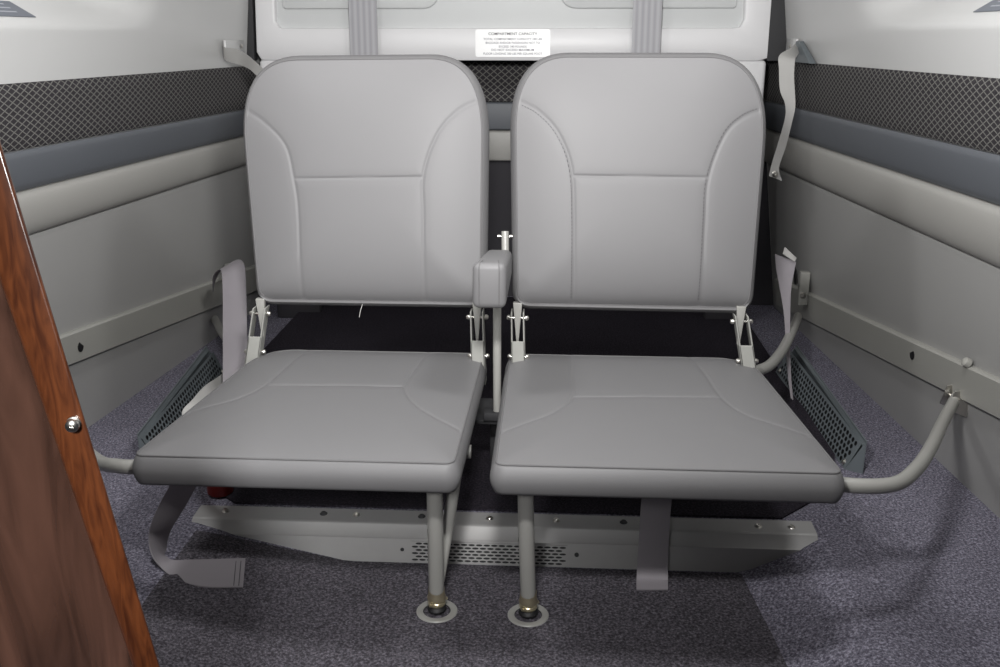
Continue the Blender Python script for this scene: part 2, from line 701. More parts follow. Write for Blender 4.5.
def wall_shell(s, name):
    zs = [0, .1, .2, .3, .4, .5, .6, .68, .72, .75, .775] + [.785 + .005 * i for i in range(17)] + [.88, .9, .93, .96, 1.0, 1.05, 1.1, 1.15, 1.2, 1.25, 1.30, 1.34]
    yy = [-.3 + .15 * i for i in range(14)] + [1.72 + .03 * i for i in range(12)] + [2.1, 2.2, 2.3, 2.4, 2.52, 2.72]
    yy = sorted(yy)
    bm = bmesh.new()
    lay = []
    for th in (0, .02):
        lay.append([[bm.verts.new((WX(s, y, z) + s * (.004 + th + shell_out(y, z, s)), y, z)) for y in yy] for z in zs])
    for L in lay:
        for j in range(len(zs) - 1):
            for i in range(len(yy) - 1):
                bm.faces.new((L[j][i], L[j][i + 1], L[j + 1][i + 1], L[j + 1][i]))
    nz, ny = len(zs) - 1, len(yy) - 1
    for i in range(ny):
        for j in (0, nz):
            bm.faces.new((lay[0][j][i], lay[1][j][i], lay[1][j][i + 1], lay[0][j][i + 1]))
    for j in range(nz):
        for i in (0, ny):
            bm.faces.new((lay[0][j][i], lay[1][j][i], lay[1][j + 1][i], lay[0][j + 1][i]))
    return struct(finish(name, bm, M['shell'], angle=60))


wall_shell(-1, 'wall_left')
wall_shell(1, 'wall_right')

TN = [0]


def trim(bm, m, angle=45):
    TN[0] += 1
    return struct(finish('trim_%d' % TN[0], bm, m, angle=angle))


def wall_strip(s, prof, m, y0=-.25, y1=2.685, n=26):
    """prof: list of (z, inward offset from the wall face)"""
    bm = bmesh.new()
    rows = []
    for i in range(n + 1):
        y = y0 + (y1 - y0) * i / n
        f = [bm.verts.new((WX(s, y, z) - s * d, y, z)) for z, d in prof]
        bk = [bm.verts.new((WX(s, y, z) + s * .003, y, z)) for z, d in (prof[-1], prof[0])]
        rows.append(f + bk)
    k = len(rows[0])
    for i in range(n):
        for j in range(k):
            bm.faces.new((rows[i][j], rows[i][(j + 1) % k], rows[i + 1][(j + 1) % k], rows[i + 1][j]))
    bm.faces.new(rows[0])
    bm.faces.new(rows[-1][::-1])
    return trim(bm, m)


def pad(z0, z1, d0, d1, n=12, p=.35):
    out = []
    for i in range(n + 1):
        t = i / n
        out.append((z0 + (z1 - z0) * t, d0 + (d1 - d0) * (max(0, 1 - (2 * t - 1) ** 2)) ** p))
    return out


for s, (b1, b0, bl, cr) in ((-1, (.708, .602, .535, .457)), (1, (.722, .615, .540, .445))):
    wall_strip(s, pad(b0, b1, .001, .005, 10, .25), M['weaveY'])
    wall_strip(s, pad(bl, b0 - .002, .001, .008, 12, .35), M['blue'])
    wall_strip(s, pad(cr, bl - .002, .001, .016, 14, .45), M['bolster'])
    wall_strip(s, [(.03, .003), (.20, .003), (cr - .012, .003), (cr - .004, .002), (cr - .002, 0)], M['panel'])

# placards lying on the sloping window reveals
for s, pp, lab in ((-1, ((1.30, .810), (1.62, .810), (1.60, .834), (1.30, .834)), 'grey printed placard on the left window ledge, upper left corner'),
                   (1, ((1.585, .815), (1.30, .815), (1.30, .840), (1.555, .840)), 'grey printed placard on the right window ledge, upper right corner')):
    bm = bmesh.new()
    base = [Vector((WX(s, y, z) + s * (.004 + shell_out(y, z, s)), y, z)) for y, z in pp]
    nrm = Vector((-s * .55, 0, .83))
    hexa(bm, [q + nrm * .0006 for q in base] + [q + nrm * .0018 for q in base])
    pl = finish('placard', bm, M['placardg'], smooth=False)
    tag(pl, lab, 'placard')
    bm = bmesh.new()
    for t in (.25, .5, .75):
        a, b_, c_, d_ = (base if s < 0 else [base[1], base[0], base[3], base[2]])
        e0, e1 = a.lerp(d_, t), b_.lerp(c_, t)
        e0b, e1b = a.lerp(d_, t + .07), b_.lerp(c_, t + .07)
        for f0, f1 in ((.1, .55), (.62, .9)):
            q = [e0.lerp(e1, f0), e0.lerp(e1, f1), e0b.lerp(e1b, f1), e0b.lerp(e1b, f0)]
            hexa(bm, [k + nrm * .0018 for k in q] + [k + nrm * .0021 for k in q])
    o = finish('print', bm, M['placardl'], smooth=False)
    o.parent = pl

# ceiling
bm = bmesh.new()
box(bm, (-.03, 1.2, 1.36), (1.9, 3.06, .04))
struct(finish('ceiling', bm, M['bolster'], smooth=False))

# ------------------------------------------------------------------ back wall
YB = 2.7
YU = 2.5
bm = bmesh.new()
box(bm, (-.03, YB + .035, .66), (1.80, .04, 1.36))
struct(finish('wall_back', bm, M['shadewall'], smooth=False))


def back_pad(x0, x1, z0, z1, d, m, bev=.006):
    bm = bmesh.new()
    box(bm, ((x0 + x1) / 2, YB + .015 - d / 2 + .01, (z0 + z1) / 2), (x1 - x0, .02 + d, z1 - z0), bev, seg=3)
    return trim(bm, m)


back_pad(-.71, .64, 0.6072, 0.713, .012, M['weaveX'], .003)
back_pad(-.71, .64, 0.5305, 0.6061, .016, M['blue'])
back_pad(-.71, .64, 0.4452, 0.5284, .022, M['bolster'])


# door-like upper panel: surround with a rounded opening, recessed pads inside
def plate_with_hole(outer, inner, y0, y1, m):
    n = 160
    A, B = resample(outer, n), resample(inner, n)
    bm = bmesh.new()
    L = []
    for loop, y in ((A, y0 + .006), (A, y0 + .002), (A, y0), (B, y0), (B, y0 + .002), (B, y1)):
        L.append([p for p in loop])
    cA = Vector((sum(p.x for p in A) / n, sum(p.y for p in A) / n))
    rings = []
    for loop, k, y in ((A, 1.0, y1), (A, 1.0, y0 + .004), (A, .998, y0 + .001), (A, .994, y0), (B, 1.012, y0), (B, 1.004, y0 + .0012), (B, 1.0, y0 + .004), (B, 1.0, y1)):
        rings.append([bm.verts.new((cA.x + (p.x - cA.x) * k, y, cA.y + (p.y - cA.y) * k)) for p in loop])
    for a, b in zip(rings, rings[1:] + rings[:1]):
        for i in range(n):
            bm.faces.new((a[i], a[(i + 1) % n], b[(i + 1) % n], b[i]))
    return trim(bm, m, 60)


outer = round_poly([(-.685, .722), (.605, .722), (.585, 1.33), (-.66, 1.33)], [.02, .02, .03, .03], 8)
inner = round_poly([(-.630, .800), (.537, .800), (.520, 1.28), (-.610, 1.28)], [.016, .020, .03, .03], 8)
# start both loops at matching corners
plate_with_hole(outer, inner, YU - .018, YU + .012, M['backpanel'])
bm = bmesh.new()
box(bm, (-.047, YU + .003, 1.04), (1.19, .012, .50), .002)
trim(bm, M['backpad'])
for x0, x1 in ((-.612, -.215), (.085, .518)):
    bm = bmesh.new()
    ol = round_poly([(x0, .846), (x1, .846), (x1, 1.26), (x0, 1.26)], [.045 if x0 > 0 else .01, .045 if x1 < 0 else .01, .02, .02], 8)
    rings = []
    cc = Vector(((x0 + x1) / 2, 1.05))
    for k, y in ((1, YU - .002), (1, YU - .006), (.995, YU - .010), (.985, YU - .012)):
        rings.append([bm.verts.new((cc.x + (p.x - cc.x) * k, y, cc.y + (p.y - cc.y) * k)) for p in ol])
    for a, b in zip(rings, rings[1:]):
        for i in range(len(ol)):
            bm.faces.new((a[i], a[(i + 1) % len(ol)], b[(i + 1) % len(ol)], b[i]))
    bm.faces.new(rings[-1])
    trim(bm, M['backpad'], 60)
for x0, x1 in ((-.680, -.560), (.490, .600)):
    bm = bmesh.new()
    box(bm, ((x0 + x1) / 2, YU + .002, .429), (x1 - x0, .038, .590), .010, seg=4)
    trim(bm, M['backpanel'], 60)
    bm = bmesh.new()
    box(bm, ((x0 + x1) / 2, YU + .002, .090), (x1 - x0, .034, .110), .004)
    trim(bm, M['shadewall'], 60)
for xa, xb, xc, xd in ((-.725, -.668, -.722, -.690), (.585, .650, .600, .664)):   # dark seals in the corners
    bm = bmesh.new()
    hexa(bm, [Vector(q) for q in ((xc, YU - .020, .722), (xd, YU - .020, .722), (xd, YU + .01, .722), (xc, YU + .01, .722),
                                  (xa, YU - .006, 1.34), (xb, YU - .006, 1.34), (xb, YU + .01, 1.34), (xa, YU + .01, 1.34))], .002)
    trim(bm, M['dark'])


# capacity placard with its text
def text(s, x, z, size, m, y, parent, sx=1.0):
    cu = bpy.data.curves.new('text', 'FONT')
    cu.body = s
    cu.size = size
    cu.align_x = 'CENTER'
    cu.extrude = .0002
    cu.offset = size * .012
    o = bpy.data.objects.new('tmp', cu)
    COL.objects.link(o)
    dg = bpy.context.evaluated_depsgraph_get()
    me = bpy.data.meshes.new_from_object(o.evaluated_get(dg))
    bpy.data.objects.remove(o)
    me.transform(Matrix.Translation((x, y, z)) @ Matrix.Rotation(math.pi / 2, 4, 'X') @ Matrix.Diagonal((sx, 1, 1, 1)))
    me.materials.clear()
    me.materials.append(m)
    t = link('text', me, parent)
    return t


bm = bmesh.new()
rp = round_poly([(-.124, .731), (.063, .731), (.063, .797), (-.124, .797)], [.006] * 4, 6)
rp = [Vector((p.x, YU - .0185, p.y)) for p in rp]
f1 = bm.faces.new([bm.verts.new(p) for p in rp])
r = bmesh.ops.extrude_face_region(bm, geom=[f1])
for v in r['geom']:
    if isinstance(v, bmesh.types.BMVert):
        v.co.y -= .0015
pc = finish('capacity_placard', bm, M['placard'], smooth=False)
tag(pc, 'white COMPARTMENT CAPACITY placard on the back panel between the seats', 'placard')
lines = [('COMPARTMENT CAPACITY', 0.7835, .0088, 'ink', 1.12), ('TOTAL COMPARTMENT CAPACITY 340 LBS', 0.7715, .0072, 'inkl', 1.05),
         ('BAGGAGE AND/OR PASSENGERS NOT TO', 0.7625, .0072, 'inkl', 1.0), ('EXCEED 340 POUNDS', 0.7535, .0072, 'inkl', 1.0),
         ('DO NOT EXCEED MAXIMUM', 0.7455, .0072, 'inkl', 1.15), ('FLOOR LOADING 200 LBS PER SQUARE FOOT', 0.7365, .0072, 'inkl', 1.0)]
for s_, z, sz, m_, sx in lines:
    text(s_, -.0305, z, sz, M[m_], YU - .0203, pc, sx)

# ------------------------------------------------------------------ shoulder belts on the back wall
for x0, x1, lab in ((-.443, -.372, 'grey webbing shoulder belt hanging on the back wall behind the left seat'),
                    (.265, .338, 'grey webbing shoulder belt hanging on the back wall behind the right seat')):
    yb = YU - .055
    k = .98
    cx_ = (x0 + x1) / 2 * k + .0017
    hw = .0345
    A = [(cx_ - hw, yb, 1.26), (cx_ - hw, yb, 1.0), (cx_ - hw, yb - .005, .8), (cx_ - hw, yb - .02, .45)]
    B = [(cx_ + hw, yb, 1.26), (cx_ + hw, yb, 1.0), (cx_ + hw, yb - .005, .8), (cx_ + hw, yb - .02, .45)]
    r_ = empty('shoulder_belt', (cx_, yb, .45), lab, 'seat belt')
    ribbon('webbing', A, B, M['stripe'], r_, thick=.003)
    bm = bmesh.new()
    box(bm, (cx_, yb + .018, 1.27), (.085, .045, .03), .004)
    finish('anchor', bm, M['steel'], r_)

# ------------------------------------------------------------------ seats
RV0 = (1, 0, 0)


def seat(s, label):
    root = empty('jump_seat', (s * .22, 1.3, .05), label, 'seat')
    # backrest
    fb = frame((0, 1.485, .362), (1, 0, 0), (0, .176, .984))
    z2v = lambda z: (z - .362) / .984
    if s < 0:
        pts = [(-.400, .004), (-.036, .004), (-.034, .392), (-.426, .388)]
        rad = [(.022, .02), (.02, .02), (.125, .085), (.095, .135)]
        seams = [[(-.418, .668), (-.385, .648), (-.35, .612), (-.337, .561), (-.330, .50), (-.329, .345)],
                 [(-.033, .685), (-.070, .668), (-.105, .630), (-.127, .568), (-.127, .503), (-.126, .345)],
                 [(-.336, .560), (-.127, .564)]]
    else:
        pts = [(.026, .004), (.396, .002), (.410, .394), (.016, .394)]
        rad = [(.02, .022), (.022, .022), (.135, .095), (.085, .115)]
        seams = [[(.020, .684), (.055, .666), (.087, .632), (.108, .58), (.114, .50), (.116, .345)],
                 [(.405, .672), (.372, .658), (.345, .630), (.323, .567), (.320, .50), (.319, .345)],
                 [(.112, .568), (.322, .567)]]
    seams = [[(x, z2v(z)) for x, z in q] for q in seams]
    cx0 = -.226 if s < 0 else .212
    cushion('backrest', fb, round_poly(pts, rad), seams, .048, .014, M['leather'], root, bulge=.010, edge_pow=6, extra=lambda p: -.010 * math.exp(-max(0, p.y - .004) / .011), stitches=() if s < 0 else (0, 1))
    # back board behind the backrest
    bm = bmesh.new()
    P = []
    for n in (-.050, -.060):
        for x, v in ((cx0 - .165, .03), (cx0 + .165, .03), (cx0 + .16, .37), (cx0 - .16, .37)):
            P.append(fb @ Vector((x, v, n)))
    hexa(bm, P, .003)
    finish('backboard', bm, M['tube'], root)

    # seat cushion
    fc = frame((0, 1.070, .2750), (1, 0, 0), (0, 1, -.024))
    if s < 0:
        pts = [(-.442, 0), (-.036, 0), (-.034, .460), (-.412, .460)]
        rad = [(.015, .012), (.012, .015), (.03, .035), (.06, .09)]
        seams = [[(-.335, 1.53), (-.342, 1.40), (-.350, 1.315), (-.375, 1.258), (-.416, 1.229), (-.448, 1.207)],
                 [(-.128, 1.53), (-.133, 1.42), (-.137, 1.326), (-.112, 1.255), (-.075, 1.208), (-.028, 1.17)],
                 [(-.350, 1.32), (-.137, 1.326)]]
    else:
        pts = [(.016, 0), (.437, 0), (.412, .460), (.012, .460)]
        rad = [(.012, .012), (.012, .015), (.09, .06), (.03, .03)]
        seams = [[(.113, 1.53), (.113, 1.42), (.112, 1.296), (.085, 1.232), (.05, 1.198), (.008, 1.170)],
                 [(.312, 1.53), (.322, 1.42), (.330, 1.309), (.350, 1.245), (.390, 1.208), (.436, 1.182)],
                 [(.113, 1.296), (.329, 1.309)]]
    seams = [[(x, y - 1.070) for x, y in q] for q in seams]
    cushion('seat_cushion', fc, round_poly(pts, rad), seams, .039, .011, M['leather'], root, bulge=.008, edge_pow=10)

    # tubular frame under the cushion, reaching the wall rail
    zf = .212
    if s > 0:
        path = [atY(515, 480, 1.13), Vector((.20, 1.10, .222)), Vector((.44, 1.10, .236)), atY(890, 485, 1.12), atY(915, 470, 1.19),
                atY(931, 447, 1.30), atY(943, 422, 1.44), atY(951, 407, 1.515), atY(956, 398, 1.55)]
        path[0:3] = [Vector((.02, 1.24, .214)), Vector((.20, 1.24, .218)), Vector((.385, 1.19, .226)), Vector((.44, 1.115, .240))]
        rear = [Vector((.40, 1.52, .225)), atY(755, 372, 1.55), atY(770, 365, 1.62), atY(783, 349, 1.76), atY(792, 331, 1.90), atY(796, 322, 2.10), atY(798, 316, 2.31)]
    else:
        path = [Vector((-.03, 1.24, .214)), Vector((-.20, 1.24, .218)), Vector((-.39, 1.19, .226)), Vector((-.445, 1.115, .240)), atY(118, 466, 1.12), atY(95, 459, 1.19),
                Vector((-.66, 1.30, .212)), Vector((-.745, 1.44, .198)), Vector((-.806, 1.545, .190)), Vector((-.815, 1.57, .198))]
        rear = [Vector((-.39, 1.52, .225)), atY(262, 374, 1.56), atY(250, 366, 1.65), atY(238, 352, 1.80), atY(224, 335, 2.0), atY(214, 318, 2.31)]
    bm = bmesh.new()
    tube(bm, catmull(path, 10), .0098, 16)
    finish('front_tube', bm, M['tube'], root)
    bm = bmesh.new()
    tube(bm, catmull(rear, 10), .0098, 14)
    finish('rear_tube', bm, M['tube'], root)
    bm = bmesh.new()
    for x in ((-.40, -.05) if s < 0 else (.03, .395)):
        tube(bm, [Vector((x, 1.17, .218)), Vector((x, 1.52, .215))], .008, 10)
    tube(bm, [Vector(((-.40 if s < 0 else .03), 1.52, .215)), Vector(((-.05 if s < 0 else .395), 1.52, .215))], .008, 10)
    finish('under_frame', bm, M['tube'], root)
    # clevis where the front tube meets the wall rail
    e = path[-1]
    bm = bmesh.new()
    for dy in (-.014, .014):
        wx = WX(s, e.y + dy, .195)
        hexa(bm, [Vector((wx - s * .034, e.y + dy - .0012, .178)), Vector((wx, e.y + dy - .0012, .165)), Vector((wx, e.y + dy + .0012, .165)), Vector((wx - s * .034, e.y + dy + .0012, .178)),
                  Vector((wx - s * .026, e.y + dy - .0012, .212)), Vector((wx, e.y + dy - .0012, .215)), Vector((wx, e.y + dy + .0012, .215)), Vector((wx - s * .026, e.y + dy + .0012, .212))], .0008)
    wa, wb = WX(s, e.y - .016, .19), WX(s, e.y + .016, .19)
    hexa(bm, [Vector((wa - s * .004, e.y - .016, .166)), Vector((wa - s * .0015, e.y - .016, .166)), Vector((wb - s * .0015, e.y + .016, .166)), Vector((wb - s * .004, e.y + .016, .166)),
              Vector((wa - s * .004, e.y - .016, .216)), Vector((wa - s * .0015, e.y - .016, .216)), Vector((wb - s * .0015, e.y + .016, .216)), Vector((wb - s * .004, e.y + .016, .216))])
    br = finish('wall_bracket', bm, M['steel'], root)
    bm = bmesh.new()
    lathe(bm, [(0, -.023), (.005, -.023), (.006, -.019), (.006, -.016), (.003, -.016), (.003, .016), (.006, .016), (.006, .020), (0, .022)], (e.x - s * .004, e.y, e.z), (0, 1, 0), 14)
    o = finish('bolt', bm, M['steel'], br)

    # hinges carrying the backrest
    for hx, lean in (((-.408, -.020), (-.0405, .002)) if s < 0 else ((.026, .002), (.392, .020))):
        y0 = 1.492
        hw = .0115
        bm = bmesh.new()
        xb, xt = hx + lean, hx - lean * .35
        # channel: front web and two cheeks
        zb, zw, zt = .226, .303, .352
        def X_(z): return xb + (xt - xb) * (z - zb) / (zt - zb)
        def slab(xa0, xa1, z0, z1, ya, yb2):
            hexa(bm, [Vector((X_(z0) + xa0, ya, z0)), Vector((X_(z0) + xa1, ya, z0)), Vector((X_(z0) + xa1, yb2, z0)), Vector((X_(z0) + xa0, yb2, z0)),
                      Vector((X_(z1) + xa0 * .95, ya, z1)), Vector((X_(z1) + xa1 * .95, ya, z1)), Vector((X_(z1) + xa1 * .95, yb2, z1)), Vector((X_(z1) + xa0 * .95, yb2, z1))], .0006, 1)
        slab(-hw, hw, zb, zw, y0 - .012, y0 - .0095)
        slab(-hw, -hw + .0025, zb, zt, y0 - .012, y0 + .014)
        slab(hw - .0025, hw, zb, zt, y0 - .012, y0 + .014)
        hb = finish('hinge_bracket', bm, M['bracket'], root, angle=25)
        bm = bmesh.new()
        hexa(bm, [Vector((xt - .002, y0 - .003, .300)), Vector((xt + .002, y0 - .003, .300)), Vector((xt + .002, y0 + .006, .300)), Vector((xt - .002, y0 + .006, .300)),
                  Vector((xt - .0075, y0 - .004, .366)), Vector((xt + .0075, y0 - .004, .366)), Vector((xt + .0075, y0 + .008, .366)), Vector((xt - .0075, y0 + .008, .366))], .001)
        o = finish('hinge_tongue', bm, M['tube'], hb)
        for zz, yy2 in ((.340, y0 + .001), (.272, y0 + .003)):
            bm = bmesh.new()
            lathe(bm, [(0, -.0185), (.003, -.018), (.0045, -.0155), (.0045, -.0125), (.0022, -.0125), (.0022, .0125), (.0045, .0125), (.0045, .0155), (.003, .018), (0, .0185)], (X_(zz), yy2, zz), (1, 0, 0), 12)
            o = finish('bolt', bm, M['steel'], hb)

    # front leg with brass foot
    fx, fy = (-.073, 1.157) if s < 0 else (.056, 1.155)
    tx, ty = (-.068, 1.125) if s < 0 else (.051, 1.125)
    bm = bmesh.new()
    tube(bm, catmull([(tx, ty, .232), (tx + (fx - tx) * .5, (ty + fy) / 2, .125), (fx, fy, .034)], 6), .0108, 18)
    finish('leg', bm, M['tube'], root)
    if s < 0:
        bm = bmesh.new()
        tube(bm, catmull([(-.044, 1.20, .226), (-.056, 1.18, .14), (fx + .003, fy + .004, .052)], 6), .0085, 12)
        finish('leg_brace', bm, M['tube'], root)
    else:
        bm = bmesh.new()
        tube(bm, catmull([(.046, 1.20, .226), (.052, 1.18, .14), (fx, fy + .004, .052)], 6), .0080, 12)
        finish('leg_brace', bm, M['tube'], root)
    bm = bmesh.new()
    lathe(bm, [(0, .010), (.0085, .010), (.0115, .0125), (.0125, .015), (.0125, .018), (.0112, .0195), (.0130, .0215), (.0135, .0245), (.0125, .0275), (.0118, .031), (.0112, .040), (.0, .041)], (fx, fy, .004), (0, 0, 1), 24)
    for a in (.5, 2.4, 4.2):
        lathe(bm, [(.0, .0125), (.0022, .0125), (.0022, .016), (0, .0165)], (fx, fy, .022), (math.cos(a), math.sin(a), 0), 8)
    finish('foot', bm, M['brass'], root)
    bm = bmesh.new()
    lathe(bm, [(0, .003), (.0125, .004), (.0138, .007), (.0125, .010), (.008, .013), (0, .014)], (fx, fy, .0035), (0, 0, 1), 24)
    finish('foot_ball', bm, M['black'], root)
    return root, (fx, fy)


rl, fl = seat(-1, 'left grey leather folding seat with its outer tube by the wooden panel')
rr, fr = seat(1, 'right grey leather folding seat with its outer tube clamped to the right wall rail')
bm = bmesh.new()
tube(bm, [Vector(q) for q in ((-.2255, 1.468, .366), (-.228, 1.462, .357), (-.2300, 1.460, .346))], .0005, 6)
finish('loose_thread', bm, M['strap'], rl)

for (fx, fy), lab in ((fl, 'round floor socket under the left seat leg'), (fr, 'round floor socket under the right seat leg')):
    z = floor_h(fx, fy) + .0045
    rt = empty('floor_socket', (fx, fy, z), lab, 'floor fitting')
    bm = bmesh.new()
    lathe(bm, [(.0285, -.002), (.0290, .001), (.0280, .0022), (.0205, .0024), (.0195, .0018), (.0190, -.002)], (fx, fy, z), (0, 0, 1), 40)
    finish('ring', bm, M['tube'], rt)
    bm = bmesh.new()
    lathe(bm, [(.0196, .0010), (.0186, .0004), (.0120, -.0016), (0, -.0018)], (fx, fy, z), (0, 0, 1), 32)
    finish('cup', bm, M['black'], rt)

# ------------------------------------------------------------------ armrest
ar = empty('armrest', (-.004, 1.45, .2), 'padded grey leather armrest between the two seats', 'armrest')
bm = bmesh.new()
q = []
for z0, zf_ in ((0, 0), (1, 1)):
    q += [Vector((-.030 + .001 * z0, 1.27, .417 + .066 * zf_)), Vector((.018, 1.27, .417 + .066 * zf_)),
          Vector((.017, 1.47, .415 + .044 * zf_)), Vector((-.024, 1.47, .415 + .044 * zf_))]
hexa(bm, q, .0095, 5)
finish('arm_pad', bm, M['leather'], ar, angle=70)
bm = bmesh.new()     # seam welts on the two upright front edges
for x in (-.0195, .0085):
    tube(bm, catmull([(x, 1.2695, .424), (x, 1.2692, .450), (x, 1.270, .474), (x + (.001 if x < 0 else -.001), 1.2765, .4812), (x + (.003 if x < 0 else -.003), 1.30, .4800)], 6), .0009, 6)
finish('welt', bm, M['piping'], ar)
bm = bmesh.new()
tube(bm, [Vector((-.006, 1.455, .430)), Vector((-.006, 1.452, .185))], .0066, 16)
finish('post', bm, M['tube'], ar)
bm = bmesh.new()
tube(bm, [Vector((.005, 1.50, .40)), Vector((.003, 1.52, .478))], .0062, 12)
tube(bm, [Vector((.005, 1.502, .405)), Vector((-.006, 1.455, .405))], .0052, 12)
finish('pivot_rod', bm, M['tube'], ar)
bm = bmesh.new()
lathe(bm, [(0, -.012), (.0032, -.012), (.0032, -.008), (.0018, -.008), (.0018, .008), (.0032, .008), (.0032, .012), (0, .012)], (.003, 1.519, .470), (1, 0, 0), 12)
finish('pivot_pin', bm, M['steel'], ar)
bm = bmesh.new()
box(bm, (-.008, 1.455, .185), (.040, .03, .014), .002)
finish('post_base', bm, M['dark'], ar)
bm = bmesh.new()
box(bm, (-.008, 1.50, .172), (.09, .10, .008), .002)
box(bm, (-.008, 1.53, .11), (.03, .012, .120), .002)
finish('support_plate', bm, M['dark'], ar)

# ------------------------------------------------------------------ metal step across the floor
st = empty('metal_step', (0, 1.3, 0), 'long aluminium step edge with screws crossing the floor behind the seat legs', 'step')
bm = bmesh.new()
prof = [(1.291, -.004), (1.2935, .008), (1.3000, .0365), (1.3035, .0385), (1.3160, .0530), (1.3195, .0545), (1.356, .0560), (1.358, .0535), (1.3205, .0515), (1.306, .036), (1.296, -.004)]
GX0, GX1 = -.110, .075
rings = []
for x in (-.480, .492):
    rings.append([bm.verts.new((x, y + (x - .005) * .004, z)) for y, z in prof])
k = len(prof)
for j in range(k):
    bm.faces.new((rings[0][j], rings[0][(j + 1) % k], rings[1][(j + 1) % k], rings[1][j]))
bm.faces.new(rings[0]); bm.faces.new(rings[1][::-1])
finish('step_plate', bm, M['alu'], st, angle=20)
for px, py in ((227, 509), (323, 515), (356, 516), (421, 519), (489, 522.5), (556, 525), (624, 525), (759, 528), (792, 528)):
    p = atZ(px, py, .0555)
    bm = bmesh.new()
    screw(bm, (p.x, 1.338, .0548), (0, -.04, 1), .0045, .004)
    finish('screw', bm, M['steel'] if px not in (323, 624, 421) else M['dark'], st)
# perforated grille let into the lower face
dvec = Vector((0, 1.3000 - 1.2935, .0365 - .008)).normalized()
nv_ = Vector((0, -dvec.z, dvec.y))
bm = bmesh.new()
org = Vector((-.131, 1.2935, .008)) + nv_ * .0022 - dvec * .006
hexa(bm, [org + Vector((a, 0, 0)) + dvec * b - nv_ * c for c in (.0017, .0006) for a, b in ((0, 0), (.243, 0), (.243, .0325), (0, .0325))])
finish('grille_backing', bm, M['black'], st, smooth=False)
bm = bmesh.new()
perforated(bm, org + Vector((.0015, 0, 0)) + dvec * .001, (1, 0, 0), dvec, 20, 6, .0117, .0051, .0052, .0017, (.002, .001), .0006)
finish('grille', bm, M['alu'], st, smooth=False)
for x in (-.144, .126):
    bm = bmesh.new()
    screw(bm, Vector((x, 1.2965, .020)) , nv_, .0026, .002)
    finish('grille_screw', bm, M['dark'], st)

# ------------------------------------------------------------------ perforated vent boxes along the walls
for s, y0, y1, xf0, xf1, lab in ((1, 1.588, 2.14, .632, .622, 'perforated blue-grey vent box on the floor right of the seats'),
                                 (-1, 1.535, 2.06, -.655, -.700, 'perforated blue-grey vent box on the floor left of the seats')):
    vt = empty('floor_vent', ((xf0 + xf1) / 2, (y0 + y1) / 2, .036), lab, 'vent')
    zl, zh = .037, .100
    if s > 0:
        B0, B1 = atZ(867, 441, zh), atZ(797, 345, zh)
    else:
        B0, B1 = atZ(137, 434, zh), atZ(206, 346, zh)
    dB = (B1 - B0).normalized()
    A0, A1 = B0 + dB * .010 + Vector((-s * .030, 0, zl - zh)), (atZ(776, 372, .055) if s > 0 else B1 + Vector((.045, -.01, zl - zh)))
    C0, C1 = B0 + Vector((s * .003, 0, -.003)), B1 + Vector((s * .003, 0, -.003))
    bm = bmesh.new()
    lip = .013
    w0, w1 = (A0 - B0).normalized() * lip, (A1 - B1).normalized() * lip
    dn = Vector((s * .0016, 0, -.0008))
    hexa(bm, [B0 + dn, B0 + w0 + dn, B1 + w1 + dn, B1 + dn, B0, B0 + w0, B1 + w1, B1], .0005, 1)
    hexa(bm, [Vector((B0.x, B0.y, zl - .001)), Vector((B0.x - s * .002, B0.y, zl - .001)), Vector((B1.x - s * .002, B1.y, zl - .001)), Vector((B1.x, B1.y, zl - .001)), B0, B0 - Vector((s * .002, 0, 0)), B1 - Vector((s * .002, 0, 0)), B1])
    for a_, b_, sg in ((A0, B0, 1), (A1, B1, -1)):
        f_ = Vector((b_.x, b_.y, zl - .001))
        e_ = (B1 - B0).normalized() * .0015 * sg
        v1 = [bm.verts.new(q) for q in (a_, f_, b_)]
        v2 = [bm.verts.new(q + e_) for q in (a_, f_, b_)]
        bm.faces.new(v1); bm.faces.new(v2[::-1])
        for q in range(3):
            bm.faces.new((v1[q], v1[(q + 1) % 3], v2[(q + 1) % 3], v2[q]))
    finish('housing', bm, M['vent'], vt, smooth=False)
    B0, B1 = B0 + w0, B1 + w1
    U = (A1 - A0).normalized()
    Vv = (B0 - A0)
    Vv = (Vv - U * Vv.dot(U)).normalized()
    Hh = (B0 - A0).length
    bm = bmesh.new()
    Lr = (A1 - A0).length
    dv_ = (Hh - .006) / 5
    n_u = int((Lr - .02) / .0150)
    du_ = (Lr - .02) / (n_u + .5)
    oo = A0 + U * .010 + Vv * .004
    if s > 0:
        perforated(bm, oo, U, Vv, n_u, 5, du_, dv_, .0061, dv_ * .43, (.010, .004), .001)
    else:
        perforated(bm, oo, U, Vv, n_u, 5, du_, dv_, .0061, dv_ * .43, (.010, .004), .001)
    g = finish('perforated_plate', bm, M['vent'], vt, smooth=False)
    if n_u * 7 > 100:
        pass
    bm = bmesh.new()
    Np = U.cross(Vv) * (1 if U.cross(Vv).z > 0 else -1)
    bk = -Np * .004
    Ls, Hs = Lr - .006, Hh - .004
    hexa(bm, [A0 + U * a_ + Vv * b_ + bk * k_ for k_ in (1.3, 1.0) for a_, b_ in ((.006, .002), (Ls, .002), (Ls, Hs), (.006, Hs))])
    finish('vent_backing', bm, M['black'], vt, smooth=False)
    for e0 in (A0 + U * .016 + Vv * .010, A1 - U * .016 + Vv * .010):
        bm = bmesh.new()
        screw(bm, e0 + Np * .0010, Np, .0045, .003)
        finish('screw', bm, M['steel'], vt)

